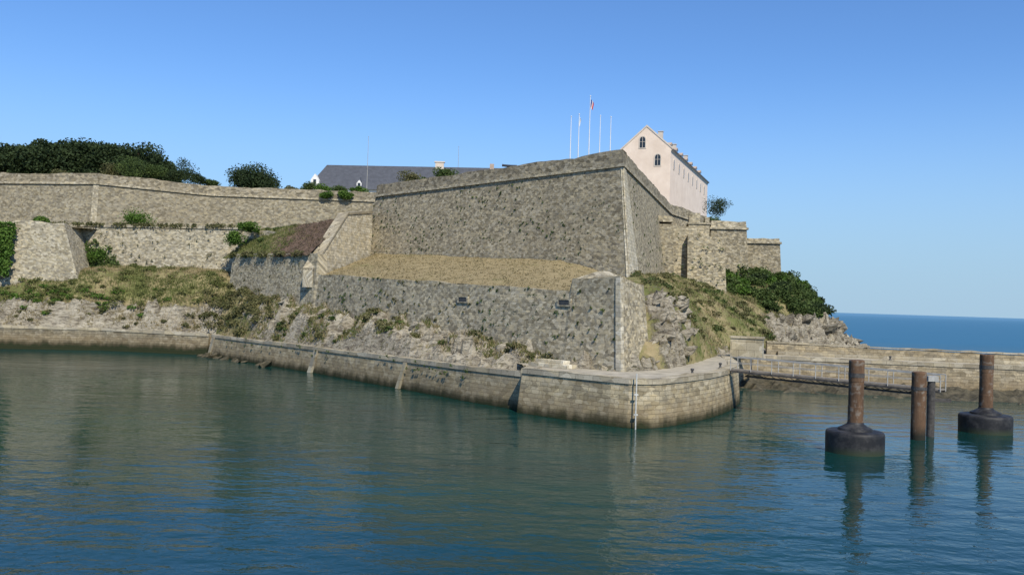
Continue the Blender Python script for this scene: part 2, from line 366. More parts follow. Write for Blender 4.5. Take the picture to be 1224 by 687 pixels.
# ------------------------------------------------------------------ terrain heightfield
ctrl=[
(-110,112,3),(-90,114,3),(-66,116,3.6),(-53,118,3.6),(-41,116.5,3.4),(-100,118,6),(-80,118,6.1),(-67,119,6.1),(-55,119.5,6.6),(-44,119,6.9),
(-100,123,9.3),(-80,122,9.6),(-66,121.6,9.9),(-57,122,10.4),(-50,125,10.8),(-44,123,10.6),(-41,122,10.0),(-60,128,11),(-40,127,11),
(-37,113.6,3.2),(-30,105.2,3.4),(-19,92.8,3.2),(-8,79.4,3.0),(-2,72.5,2.7),(2,69,2.6),
(-39.5,120.3,8.8),(-37,116,6.2),(-35,115.6,8.2),(-31,110.8,7.4),(-27,106.5,6.6),(-23.6,101.8,6.2),(-18.5,96,6.0),(-13.9,90.6,5.9),(-8,83.7,5.4),(-4,79,4.9),(0.5,73.6,3.8),(4,69.4,2.6),
(-30,120,8),(-20,110,7),(-10,100,7),(0,87,6),(6,78,6),(-30,140,10),(0,130,8),(-80,150,12),(15,140,10),(20,125,10),
(8.5,64,2.4),(10.4,67.0,2.9),(10.6,69.0,4.6),(11.8,71.5,6.6),(12.8,74.5,8.2),(13.3,78,9.2),(13.8,82,9.9),(13.4,70.5,3.4),(14.8,73,3.4),(15.0,76.5,5.6),(16.2,80.5,6.4),(17.2,80,3.8),(15.3,85,9.6),(18,88,6.4),(19.7,86.8,3.4),(22,93,3.1),(25,98.5,3.2),
(14,90,11.0),(17,100,11.3),(20,112,12),(19,96,8.8),(21.4,96,5.2),(21.6,105,9.8),(24,114,11.2),(25.6,104,7.2),(28.5,105,5.6),(27.5,118.5,11),(28,112,8.3),(33,125,9.5),(33,118,7.2),
(35.5,137,13.6),(42,139,12.8),(40,130,9.8),(42.8,130,8.2),(38,119,5.2),(40,121,4.4),(46,134,7.6),(50,139,4.8),(48,150,12.6),(45.5,144,12.0),(51.5,150,8.6),(49,165,12),(54,148,4.8),(57.0,148,2.8),
(32,103,2.0),(36,106,.3),(44,116,-.4),(50,126,-.3),(55,138,.8),(59,148,1.0),(61.5,152,-1),(61,162,-2),(59,185,-2),(53,175,7),(42,200,12),(53,205,-1),(30,170,14),(72,150,-4),(60,125,-4),(50,108,-4),(40,98,-3),(35,97,-2),(75,190,-4)]
C=np.array(ctrl,dtype=float)
n=len(C); A=np.hypot(C[:,None,0]-C[None,:,0],C[:,None,1]-C[None,:,1])
A2=np.zeros((n+1,n+1)); A2[:n,:n]=A+np.eye(n)*-.12; A2[:n,n]=1; A2[n,:n]=1
w=np.linalg.solve(A2,np.append(C[:,2],0))
dx=.42
xs=np.arange(-104,68,dx); ys=np.arange(56,190,dx); X,Y=np.meshgrid(xs,ys)
Zr=np.full(X.shape,w[n])
for i in range(n): Zr+=w[i]*np.hypot(X-C[i,0],Y-C[i,1])
QP=QA+QB[1:]+[(.9,65)]+QC[2:-1]
land=QP+[(24,93),(33,97.5),(45,99),(90,97),(90,260),(-130,260),(-130,100)]
def pip(px,py,poly):
    ins=np.zeros(px.shape,bool); m=len(poly)
    for i in range(m):
        x0,y0=poly[i]; x1,y1=poly[(i+1)%m]
        c=((y0>py)!=(y1>py))&(px<(x1-x0)*(py-y0)/((y1-y0) or 1e-9)+x0); ins^=c
    return ins
def dist(px,py,poly):
    d=np.full(px.shape,1e9)
    for i in range(len(poly)-1):
        x0,y0=poly[i]; x1,y1=poly[i+1]; L=(x1-x0)**2+(y1-y0)**2
        tt=np.clip(((px-x0)*(x1-x0)+(py-y0)*(y1-y0))/L,0,1)
        d=np.minimum(d,np.hypot(px-x0-tt*(x1-x0),py-y0-tt*(y1-y0)))
    return d
ins=pip(X,Y,land); dq=dist(X,Y,QP+[(24,93),(33,97.5),(45,99)])
rock=np.zeros(X.shape)
sm=lambda a,b,v: np.clip((v-a)/(b-a),0,1)
left=X<-38; rock=np.where(left,.85*(1-sm(5.6,7.0,Zr)),rock)
terr=(X>=-38)&(X<7)&(Y<118); rock=np.where(terr,.68-.4*sm(-27,-36,X),rock)
rk=(1-sm(6.5,8.5,Zr))*sm(30,35,X)
rk2=np.exp(-(((X-13.2)/2.4)**2+((Y-74)/6.5)**2))*.95
rk3=(1-sm(3.4,4.6,Zr))*.7
rock=np.where(X>=7,np.maximum(np.maximum(rk,rk2),rk3),rock)
rock=np.clip(rock,0,1)
H=np.zeros(X.shape)
paved=pip(X,Y,[(1,66),(9,58),(16,66),(21,78),(24,92),(26,97)]+back[:-1])
for j in range(X.shape[0]):
    for i in range(X.shape[1]):
        x=X[j,i];y=Y[j,i];z=Zr[j,i]
        if not ins[j,i] or (dq[j,i]<.35): H[j,i]=-3.; continue
        r=rock[j,i]; k=sm(.9,2.2,dq[j,i])
        if k>0:
            g=noise.fractal(Vector((x*.56,y*.56,z*.4)),1,2,3)
            add=g*(.25+.4*r)
            if r>.15:
                q=Vector((x*.6+y*.22,y*.6-x*.28+z*.5,z*.5+x*.15))
                dd,pp=noise.voronoi(q); cv=noise.noise(pp[0]*3.3)
                q2=q*2.3; d2,p2=noise.voronoi(q2); cv2=noise.noise(p2[0]*2.7)
                add+=r*(cv*2.0+cv2*1.1-.6*max(0,.18-(dd[1]-dd[0]))/.18+.25)
            z+=add*k
        z=min(z,2.2+(dq[j,i]-.9)*2.1) if dq[j,i]<5 else z
        if paved[j,i]: z=min(z,2.95)
        H[j,i]=z
V=np.stack([X,Y,H],-1).reshape(-1,3)
nx=X.shape[1]; ny=X.shape[0]; F=[]; SMF=[]
Hk=H>-2.9
for j in range(ny-1):
    for i in range(nx-1):
        if Hk[j,i] or Hk[j+1,i] or Hk[j,i+1] or Hk[j+1,i+1]:
            a=j*nx+i; F.append((a,a+1,a+nx+1,a+nx)); SMF.append(bool(rock[j,i]<.45))
ter=obj('hillside',V.tolist(),F,M_ground,kind='structure',label='grassy hillside over rocky shore',fix=False)
ter.data.polygons.foreach_set("use_smooth",SMF)
at=ter.data.attributes.new('rock','FLOAT','POINT'); at.data.foreach_set('value',rock.ravel().astype(np.float32))
def hz(x,y):
    i=int((x-xs[0])/dx); j=int((y-ys[0])/dx)
    if 0<=i<nx-1 and 0<=j<ny-1:
        fx=(x-xs[i])/dx; fy=(y-ys[j])/dx
        return (H[j,i]*(1-fx)+H[j,i+1]*fx)*(1-fy)+(H[j+1,i]*(1-fx)+H[j+1,i+1]*fx)*fy
    return -9
def rockat(x,y):
    i=int((x-xs[0])/dx); j=int((y-ys[0])/dx); return rock[j,i] if 0<=i<nx and 0<=j<ny else 1

M_weed=simple('seaweed_rock',(.04,.038,.02),.7,.4,1.5,c2=(.12,.10,.06),bump=.12)
def shore_patch():
    xs2=np.arange(20,75,.5); ys2=np.arange(79,96,.5); v=[];f=[]
    for y in ys2:
        for x in xs2:
            e=94-(x-26)*.22
            h=.85-abs(y-(e-1))*.16+noise.ridged_multi_fractal(Vector((x*.4,y*.4,5)),1,2,3,.9,2)*.6-.6
            if x<21.5+ (y-80)*.15: h-=1.5
            v.append((x,y,h))
    m=len(xs2)
    for j in range(len(ys2)-1):
        for i in range(m-1): f.append((j*m+i,j*m+i+1,(j+1)*m+i+1,(j+1)*m+i))
    obj('foreshore',v,f,M_weed,kind='structure',label='dark seaweed covered rocks at the waterline',fix=False)
shore_patch()
def boulder(x,y,z,r,mat,label,group,flat=.6):
    bm=bmesh.new()
    for _ in range(16):
        d_=Vector(rng.normal(size=3)).normalized()*random.uniform(.75,1.1)
        bm.verts.new((d_.x*r*1.4,d_.y*r,d_.z*r*flat))
    bmesh.ops.convex_hull(bm,input=bm.verts)
    bmesh.ops.delete(bm,geom=[v for v in bm.verts if not v.link_faces],context='VERTS')
    me=bpy.data.meshes.new('boulder'); bm.to_mesh(me); bm.free(); me.materials.append(mat)
    o=bpy.data.objects.new('boulder',me); COL.objects.link(o); o.location=(x,y,z); o.rotation_euler=(random.uniform(-.3,.3),random.uniform(-.8,-.2),random.uniform(-.9,.9))
    tag(o,label,'rock',None,group)
for k in range(40):
    s=random.random(); x=10.4+5.2*s+random.uniform(0,2.0); y=69.5+14*s+random.uniform(-1.5,2.0); z=hz(x,y)
    if z>3.0: boulder(x,y,z-.15,random.uniform(.35,.95),M_rock,'pale angular rock beside the bastion corner','rocks beside the bastion corner')
for k in range(46):
    x=random.uniform(36,58.5); y=122+(x-38)*1.25+random.uniform(-4,6); z=hz(x,y)
    if .3<z<7: boulder(x,y,z-.3,random.uniform(.8,1.9),M_rockd,'weathered rock at the foot of headland','rocks at the foot of the headland')
for k in range(34):
    s=random.random(); a=Vector((-36,113)).lerp(Vector((1,71)),s); o_=random.uniform(.6,3.2); x=a.x+.75*o_; y=a.y+.66*o_; z=hz(x,y)
    if z>2.5: boulder(x,y,z-.15,random.uniform(.3,.75),M_rock,'jagged pale rock on the quay terrace','rocks above the quay')
for k in range(16):
    s=random.random()**1.6; a=Vector((-38.0,111.6)).lerp(Vector((-26,98)),s); a+=Vector((-.5,-.5))*random.uniform(.2,1.1)
    boulder(a.x,a.y,random.uniform(-.2,.1),random.uniform(.4,.8),M_weed,'dark weedy rock at the waterline','weedy rocks at the waterline',.6)

def loft(name,lines,mat,nu=24,nv=8,amp=.12,**k):
    def res(line,n):
        pts=[Vector(p) for p in line]; L=[0]
        for a,b in zip(pts,pts[1:]): L.append(L[-1]+(b-a).length)
        out=[]
        for i in range(n+1):
            s=L[-1]*i/n; q=0
            while q<len(pts)-2 and L[q+1]<s: q+=1
            out.append(pts[q].lerp(pts[q+1],(s-L[q])/max(1e-6,L[q+1]-L[q])))
        return out
    R_=[res(l,nu) for l in lines]; V=[];F=[]
    for s in range(len(R_)-1):
        for r in range(nv+(1 if s==len(R_)-2 else 0)):
            for i in range(nu+1):
                p=R_[s][i].lerp(R_[s+1][i],r/nv); p.z+=noise.fractal(p*.5,1,2,4)*amp; V.append(p)
    m=nu+1
    for j in range(len(V)//m-1):
        for i in range(nu): F.append((j*m+i,j*m+i+1,(j+1)*m+i+1,(j+1)*m+i))
    obj(name,V,F,mat,kind='structure',fix=False,smooth=True,**k); return V

V_gl=loft('glacis',[[(-22.4,104.2,10.5),(-13,92.4,10.0),(-3.1,80.8,9.45),(4.9,71,8.9),(8,68.0,9.6)],
 [(-18.3,118.3,13.9),(-11,110,13.5),(-3,102,13.0),(5,93.6,12.6),(13.0,85.2,10.2)]],M_glacis,nu=70,nv=30,amp=.12,label='dry grass slope between two ramparts')
V_bk=loft('heath_bank',[[(-39.9,123.5,12.9),(-31.2,113.2,12.9),(-24.3,105.0,12.9)],[(-38.5,126,14.9),(-30.8,117.5,15.5),(-22.8,109.2,15.4)],[(-38,127.5,16.8),(-30,121.5,17.5),(-22.0,113,18.0)],[(-37,132,17),(-27,130,18),(-19.4,121,18.8)]],M_bank,nu=60,nv=10,amp=.3,label='brown heath and green grass bank')
loft('rampart_berm',[[(-110,124.5,16.6),(-62,124.5,16.6),(-60,130.5,16.7),(-37,127.5,16.9),(-30,127,16.9)],[(-110,146,17),(-60,146,17),(-50,148,17),(-30,149,17),(-10,149,17)]],M_top,nu=80,nv=8,amp=.1,label='level grass berm behind a low wall')
loft('rampart_ground',[[(-112,144.5,24.4),(-79,139.5,24.4)],[(-112,150,26.4),(-79,146,26.6)],[(-112,260,27),(-79,260,27)]],M_top,nu=20,nv=10,amp=.15,label='grassy ground behind the curtain wall')
loft('rampart_ground',[[(-79.2,139.5,24.4),(-63.5,137,24.4),(-50,147.5,24.4)],[(-79.2,146,26.6),(-63,146,26.6),(-50,152,25.8)],[(-79.2,260,27),(-63,260,27),(-50,260,27)]],M_top,nu=20,nv=10,amp=.15,label='grassy ground on the angled bastion')
loft('rampart_ground',[[(-50.2,147.5,24.4),(-23,149,24.4),(5,151,23)],[(-50.2,152,25.4),(-23,154,25),(5,156,23.5)],[(-50.2,260,27),(-23,260,25),(5,260,25)]],M_top,nu=20,nv=10,amp=.15,label='grassy ground around the slate roofed building')
bg_=[(-18.3,122.6),(9.9,93.5),(22.6,136.5),(31.6,154),(44,198),(5,200),(5,149),(-11,136)]
obj('bastion_ground',[(x,y,22.0) for x,y in bg_],[tuple(range(len(bg_)))],M_top,kind='structure',label='level top of the great bastion')

# ------------------------------------------------------------------ fortification walls
def rampart(name,T,zt,z0,batter,mat,label,cat,thick=1.6,par=1.35,cord=True,parm=M_parapet,**k):
    T=[tuple(p) for p in T]; bot=P3(inset(T,-batter),z0); zs=zt if hasattr(zt,'__len__') else [zt]*len(T)
    zc=[q-par-.32 for q in zs]
    o=wall(name,bot,P3(T,zc),thick,mat,rough=.08,edge=.0,label=label,cat=cat,**k)
    if cord: wall('cordon',P3(inset(T,-.25),[q+.003 for q in zc]),P3(inset(T,-.22),[q+.30 for q in zc]),thick,M_lowl,rows=2,rough=.0,edge=.0,parent=o)
    wall('parapet',P3(T,[q+.303 for q in zc]),P3(inset(T,.12),zs),thick,parm,rough=.03,edge=.09,rows=2,step=1.1,parent=o)
    return o
TB=[(-12,135),(-19,121),(10.9,90),(24,136),(33.6,154)]
tall=rampart('great_bastion',TB,[23.4,23.4,23.8,23.9,23.9],8,2.3,M_tall,'tall battered grey rubble bastion with parapet','bastion',thick=2)
def along(a,b,s):
    a=Vector(a);b=Vector(b); return a.lerp(b,s/(b-a).length)
Tb=inset(TB,-2.3)
def quoin(T,Bp,i,zt,zb,lt,lb,rt,rb,parent,off=.05,mat=M_quoin):
    tt=[along(T[i],T[i-1],lt),Vector(T[i]),along(T[i],T[i+1],rt)]
    bb=[along(Bp[i],Bp[i-1],lb),Vector(Bp[i]),along(Bp[i],Bp[i+1],rb)]
    t3=P3(inset([tuple(p) for p in tt],-off),zt); b3=P3(inset([tuple(p) for p in bb],-off-.02),zb)
    wall('quoin',b3,t3,.3,mat,rough=.0,edge=0,rows=14,step=1.,parent=parent)
quoin(TB,Tb,2,22.1,8,.25,.3,1.6,7.5,tall,off=.08)

OW=[(-33,130),(-39.3,121.2),(-23.5,103.3),(-23.3,103.1),(-13.7,91.0),(-3.7,79.22),(3.95,70.21),(4.15,69.97),(8.2,65.2),(11.2,70.2)]
OT=inset(OW,.85)
oz=[13.5,13.45,13.0,10.6,10.0,9.45,9.0,9.95,10.15,9.6]
outer=wall('outwork_wall',P3(OW,2.4),P3(OT,oz),1.2,M_outer,rough=.08,edge=.09,label='long lower rubble wall with grass slope above',cat='fortress wall')
quoin(OT,OW,8,10.1,2.4,.4,.45,.45,.5,outer,off=.06)
a=Vector((*OT[7],9.97)); b=Vector((*OT[8],10.15))
g=[a,b,b+Vector((.7,2.0,-.1)),a+Vector((2.2,2.4,0)),(a+b)/2+Vector((.3,1.1,.6)),(a+b)/2+Vector((1.2,2.0,.65))]
obj('merlon',g,[(0,1,4),(1,2,5,4),(2,3,5),(3,0,4,5),(0,3,2,1)],M_outer,parent=outer,uvs=[(p.x*1.4,p.z) for p in g])
def gunport(p,d,parent):
    nrm=Vector((d.y,-d.x,0)); g=G(); M=Matrix.Translation(p)@Matrix(((d.x,-nrm.x,0,0),(d.y,-nrm.y,0,0),(0,0,1,0),(0,0,0,1)))
    f=G(); f.box(-.8,.8,-.06,.3,.20,.30,M); f.box(-.8,.8,-.06,.3,-.30,-.20,M); f.box(-.8,-.6,-.06,.3,-.197,.197,M); f.box(.6,.8,-.06,.3,-.197,.197,M)
    o=f.make('gun_port',M_outer,parent=parent); g.box(-.6,.6,-.03,.25,-.20,.20,M); g.make('opening',M_iron,parent=o)  # solid dark panel painted as the shade inside the port, no real hole
dw=(Vector((8.2,65.2,0))-Vector((-3.7,79.22,0))).normalized()
def onwall(u0,z):
    r_=(u0-612)/1060; P0=Vector((8.2,65.2,0)); tt=(r_*P0.y-P0.x)/( -dw.x - r_*(-dw.y)); p=P0-dw*tt
    return p+Vector((-dw.y,dw.x,0))*(.85*(z-2.4)/7.4-.03)+Vector((0,0,z))
gunport(onwall(547,8.1),dw,outer); gunport(onwall(668,8.1),dw,outer)

rt=[(-23.5,104,11.0),(-21.2,112.7,18.45),(-19.2,119.8,19.4)]
rw=wall('ramp_wall',P3([(-23.4,104),(-20.8,113),(-18.9,119.8)],9),rt,1.2,M_quoin,rough=.03,edge=.03,label='sloping pale rubble wall climbing to the bastion',cat='fortress wall')
wall('coping',[(x+.12,y,z+.03) for x,y,z in rt],[(x+.12,y,z+.3) for x,y,z in rt],1.35,M_cope,rough=0,rows=1,edge=.03,parent=rw)
mw=wall('middle_wall',P3([(-70,128.6),(-38.5,125.8),(-30,119)],8),P3([(-70,129.4),(-38.5,126.6),(-30,120)],[16.9,17.1,16.5]),1.3,M_lowl,rough=.08,edge=.12,label='low pale rubble wall above green slope',cat='fortress wall')
wall('coping',P3([(-70,129.25),(-38.5,126.45)],[16.95,17.15]),P3([(-70,129.25),(-38.5,126.45)],[17.2,17.4]),1.5,M_cope,rough=0,rows=1,edge=.12,parent=mw)
wall('flank_wall',P3([(-112,119.5),(-58.6,121.0),(-60.6,136)],7),P3([(-112,120.6),(-62.0,122.1),(-63.6,136)],[17.2,16.9,16.6]),1.3,M_lowl,rough=.05,edge=.16,label='rubble wall end partly covered in bright ivy',cat='fortress wall')
loft('left_mound',[[(-100,124.3,16.8),(-64,124.3,16.7)],[(-100,128,18.6),(-66,128,17.0)],[(-100,133,18.4),(-64,133,16.8)]],M_glacis,nu=30,nv=8,amp=.25,label='dry grass mound behind low wall')
CT=[(-118,145),(-79.5,137.4),(-63.5,134.4),(-50,145.5),(-23.3,147),(6,149)]
curt=rampart('curtain_wall',CT,25.55,11,2.0,M_back,'long grey curtain wall with angled bastion','fortress wall')
CB=inset(CT,-2.0); quoin(CT,CB,2,23.85,11,.5,.7,.3,.3,curt,off=.08,mat=M_lowl)

w1=rampart('lower_battery',[(18.2,118.5),(21.2,118.3),(22.6,134)],20.2,8,.6,M_tall,'small stepped rubble battery below the barracks','fortress wall',thick=1.2,par=.8,cord=False,parm=M_outer)
wall('lower_battery_step',P3([(21.4,119.2),(24.9,118.9),(26,134)],8),P3([(21.4,119.5),(24.7,119.2),(25.8,134)],[19.0,18.9,18.9]),1.2,M_outer,rough=.03,edge=.1,label='lower step of the rubble battery wall',cat='fortress wall')
w2=wall('battery_wall',P3([(23.2,117.3),(28.3,116.5),(30.0,134)],8),P3([(23.2,118.0),(27.9,117.3),(29.6,134)],[17.9,17.6,17.7]),1.2,M_outer,rough=.06,edge=.1,label='rubble wall face rising from the grassy headland',cat='fortress wall')
w3=rampart('upper_battery',[(28.5,142),(30.0,134.9),(35.3,134.3),(36,150)],21.3,9,.7,M_tall,'square rubble battery with pale parapet','fortress wall',thick=1.2,par=.9,cord=True,parm=M_lowl)
w4=rampart('end_tower',[(36.0,146),(37.0,140.4),(42.0,139.6),(44,152)],19.3,9,.5,M_tall,'squat rubble tower at the end of headland','tower',thick=1.2,par=.5,cord=True,parm=M_outer)
MT=Matrix.Translation((28.0,134.6,0))@Matrix.Rotation(math.radians(-8),4,'Z')
wt=G().box(-1.5,1.6,-1.2,3,9,20.6,MT).make('watch_turret',M_outer,label='square stone turret beside the upper battery',cat='turret')
G().box(-1.65,1.75,-1.35,3,20.603,20.85,MT).make('cordon',M_lowl,parent=wt); G().box(-1.45,.2,-1.15,1.2,20.853,22.3,MT).box(.9,1.55,-1.15,1.2,20.853,21.7,MT).make('parapet',M_lowl,parent=wt)
for nm,pts,zz,lb in (('tower_top',[(37.4,141.5),(41.2,141),(43,152),(37,152)],18.6,'flat top of end tower'),('battery_top',[(30.4,135.8),(34.3,135.6),(35,150),(29,150)],20.2,'flat top of upper battery'),('battery_floor',[(19,119.8),(27,119),(29,134),(20,134)],17.0,'flat floor of lower battery')):
    obj(nm,[(x,y,zz) for x,y in pts],[tuple(range(len(pts)))],M_top,kind='structure',label=lb)

# ------------------------------------------------------------------ pink barracks
ang=math.atan2(-3,7.9); Lh=42; Wd=8.45; ze=35.0-22; za=38.7-22
def prism(pts,y0,y1):
    v=[(x,y0,z) for x,z in pts]+[(x,y1,z) for x,z in pts]; n=len(pts)
    return v,[tuple(range(n))[::-1],tuple(range(n,2*n))]+[(i,(i+1)%n,(i+1)%n+n,i+n) for i in range(n)]
v,f=prism([(0,0),(Wd,0),(Wd,ze),(Wd/2,za),(0,ze)],0,Lh)
house=obj('barracks',v,f,M_pink,label='long pink rendered barracks with slate roof and dormers',cat='building',loc=(18.3,153,22),rotz=ang,uvs=[(0,0)]*len(v))
hw=Wd/2; sl_=(za-ze)/hw
for (xa,xb) in ((-.35,hw),(hw,Wd+.35)):
    def rz(x): return za-abs(x-hw)*sl_
    v,f=prism([(xa,rz(xa)+.02),(xb,rz(xb)+.02),(xb,rz(xb)+.22),(xa,rz(xa)+.22)],.36,Lh+.2); obj('roof',v,f,M_slate,parent=house)
for s in (-1,1):
    pa=(hw,za); pb=(hw+s*(hw+.35),za-(hw+.35)*sl_)
    v,f=prism([(pa[0],pa[1]+.03),(pb[0],pb[1]+.03),(pb[0],pb[1]+.33),(pa[0],pa[1]+.38)],-.08,.355); obj('gable_coping',v,f,M_trim,parent=house)
v,f=prism([(Wd+.003,ze-.6),(Wd+.32,ze-.15),(Wd+.32,ze-.12),(Wd+.003,ze-.1)],0,Lh); obj('cornice',v,f,M_trim,parent=house)
def archwin(name,parent,cx,cz,w,h,yf,M=None):
    n=8; pts=[(-w/2,-h/2),(w/2,-h/2)]+[(w/2*math.cos(a),h/2-w/2+w/2*math.sin(a)) for a in [math.pi*i/n for i in range(n+1)]]
    fr=[(x*1.35,z*1.18+.02) for x,z in pts]
    def tr(p): p=Vector(p); return M@p if M else p
    v,f=prism([(cx+x,cz+z) for x,z in fr],yf-.06,yf+.05); o=obj(name,[tr(p) for p in v],f,M_trim,parent=parent)
    v,f=prism([(cx+x,cz+z) for x,z in pts],yf-.066,yf+.02); obj('pane',[tr(p) for p in v],f,M_glass,parent=o)
    b=G(); b.box(cx-.03,cx+.03,yf-.09,yf-.07,cz-h/2,cz+h/2,M); b.box(cx-w/2,cx+w/2,yf-.086,yf-.068,cz+.05,cz+.1,M); b.make('glazing_bar',M_trim,parent=o)
archwin('window',house,Wd*.42,ze+1.1,.95,1.9,0)
archwin('window',house,Wd*.74,ze-2.0,.95,1.9,0)
MR=Matrix.Translation((Wd,0,0))@Matrix.Rotation(math.pi/2,4,'Z')
for k in range(8): archwin('window',house,3+k*4.9,ze-2.4,.8,1.6,0,MR)
for k in range(7):
    y=4.6+k*5.4
    v,f=prism([(-.5,0),(.5,0),(.5,.65),(0,1.0),(-.5,.65)],0,1.6)
    M=Matrix.Translation((Wd-.8,y,ze+.6))@Matrix.Rotation(math.pi/2,4,'Z')
    d=obj('dormer',[M@Vector(p) for p in v],f,M_trim,parent=house)
    g=G(); g.box(-.27,.27,-.05,.05,.15,.62,M); g.make('pane',M_glass,parent=d)
    v,f=prism([(-.62,.62),(0,1.06),(.62,.62),(.62,.70),(0,1.15),(-.62,.70)],-.1,1.6); obj('dormer_roof',[M@Vector(p) for p in v],f,M_brickc,parent=d)
for y in (7,20,33): G().box(hw+.5,hw+1.3,y,y+.7,za-1.4,za+.5).box(hw+.42,hw+1.38,y-.08,y+.78,za+.503,za+.62).make('chimney',M_trim,parent=house)

# ------------------------------------------------------------------ slate building behind
L=50; eh=3.7; v=[(0,0,0),(L,0,0),(L,9,0),(0,9,0),(0,0,eh),(L,0,eh),(L,9,eh),(0,9,eh)]
arm=obj('arsenal_building',v,[(0,3,2,1),(0,1,5,4),(1,2,6,5),(2,3,7,6),(3,0,4,7),(4,5,6,7)],M_white,label='long low white building with dark slate roof',cat='building',loc=(-38,164,24.3),rotz=math.radians(2))
v=[(-.4,-.4,eh+.005),(L+.4,-.4,eh+.005),(L+.4,9.4,eh+.005),(-.4,9.4,eh+.005),(2.2,4.5,8.7),(L-2.6,4.5,9.5)]
obj('roof',v,[(0,1,5,4),(1,2,5),(2,3,4,5),(3,0,4),(0,3,2,1)],M_slate,parent=arm)
def dorm(cx,y0,z0,w,h,parent):
    v,f=prism([(cx-w/2,z0),(cx+w/2,z0),(cx+w/2,z0+h*.6),(cx,z0+h),(cx-w/2,z0+h*.6)],y0,y0+2.4); d=obj('dormer',v,f,M_white,parent=parent)
    G().box(cx-.26,cx+.26,y0-.04,y0+.04,z0+.3,z0+h*.62).make('pane',M_glass,parent=d)
dorm(.9,-.3,eh-.2,1.5,2.8,arm); dorm(9.0,.2,eh+.3,.9,1.5,arm)
G().box(22.8,24.4,4.1,4.9,8.0,9.9).box(22.6,24.6,4,5,9.903,10.1).make('chimney',M_trim,parent=arm)
G().box(33.2,34.0,4.1,4.9,8.0,10).make('chimney',M_brickc,parent=arm)

# ------------------------------------------------------------------ flagpoles and masts
M_red=simple('flag_red',(.5,.03,.03),.8,.1,3);M_blue=simple('flag_blue',(.02,.05,.3),.8,.1,3)
def pole(name,x,y,z0,z1,r,label,cat,flag=None,mat=M_white,group=None):
    e=empty(name,(x,y,z0),label,cat,group)
    G().tube([(0,0,0),(0,0,(z1-z0)*.5),(0,0,z1-z0)],[r,r*.8,r*.5],8).make('mast' if name!='mast' else 'shaft',mat,parent=e)
    G().lathe([(.02,z1-z0),(.07,z1-z0+.05),(.07,z1-z0+.11),(.02,z1-z0+.15)],n=10).make('finial',mat,parent=e)
    if flag:
        fl=None
        for k,m in enumerate(flag):
            v=[];f=[];w0=.22
            for i in range(4):
                for j in range(7):
                    q=(k*w0+i*w0/3); zz=(z1-z0)-.25-j*.16
                    v.append((.05+q*.45+.05*math.sin(j*.9),.10*math.sin(q*14+j*.5),zz-q*.55))
            for i in range(3):
                for j in range(6): a=i*7+j; f.append((a,a+1,a+8,a+7))
            o=obj('flag' if fl is None else 'flag_band',v,f,m,parent=fl or e,fix=False,smooth=True); fl=fl or o
for x,y,z,fl,lb in ((6.1,100,29.1,None,'slim white flagpole without a flag on bastion'),(7.0,100,29.4,[M_white],'white flagpole with a small pale flag'),(8.2,100,31.5,[M_blue,M_white,M_red],'tallest flagpole with limp blue white red flag'),(9.4,100,29.3,None,'slim white flagpole without a flag on bastion'),(10.6,100,29.2,None,'slim white flagpole without a flag on bastion')):
    pole('flagpole',x,y,22.0,z,.06,lb,'flagpole',fl,group='flagpoles on the bastion')
pole('mast',-26.8,160,24.4,37.0,.06,'thin radio mast behind curtain wall','mast',mat=M_steel)
pole('mast',-11.2,172,24.4,37.8,.06,'thin radio mast beside the slate roof','mast',mat=M_steel)
e=empty('cannon',(-.6,103.4,23.0),'small dark cannon on the bastion parapet','cannon',rotz=math.radians(150))
G().tube([(-.9,0,.75),(-.8,0,.76),(0,0,.85),(1.0,0,1.0),(1.1,0,1.02)],[.12,.2,.17,.13,.16],12).make('barrel',M_iron,parent=e)
G().box(-.8,.5,-.25,.25,.3,.6).make('carriage',M_iron,parent=e)
for s in (-.32,.32):
    w_=G(); w_.lathe([(.3,-.05),(.3,.05)],n=14); o=w_.make('wheel',M_iron,parent=e); o.location=(0,s,.3); o.rotation_euler=(math.pi/2,0,0)

# ------------------------------------------------------------------ dolphins and piles
t=NT('rusty_steel'); pos=t.pos(); z=t.z(); nn=t.noise(t.vmul(pos,(2,2,.7)),1.2,6,.7)
col=t.mix(t.ramp(nn,.35,.65),(.075,.045,.028),(.16,.095,.055)); col=t.mix(t.ramp(t.noise(pos,3,5),.54,.70,0,.8),col,(.23,.205,.17))
col=t.mix(t.ramp(t.math('ADD',z,t.ramp(nn,0,1,-.3,.3)),1.0,.3),col,(.025,.025,.018)); M_rust=t.fin(col,.85,t.bump(t.noise(pos,8,4),.5,.03),.2)
t=NT('black_rubber'); pos=t.pos(); z=t.z(); col=t.mix(t.ramp(t.noise(pos,1.8,6,.7),.45,.7),(.012,.012,.013),(.05,.048,.046)); col=t.mix(t.ramp(z,.45,.1),col,(.03,.04,.02)); M_rub=t.fin(col,.6,t.bump(t.noise(pos,5,4),.4,.03),.4)
M_greys=simple('weathered_steel_grey',(.045,.042,.04),.7,.35,3,spec=.3,c2=(.11,.10,.09))
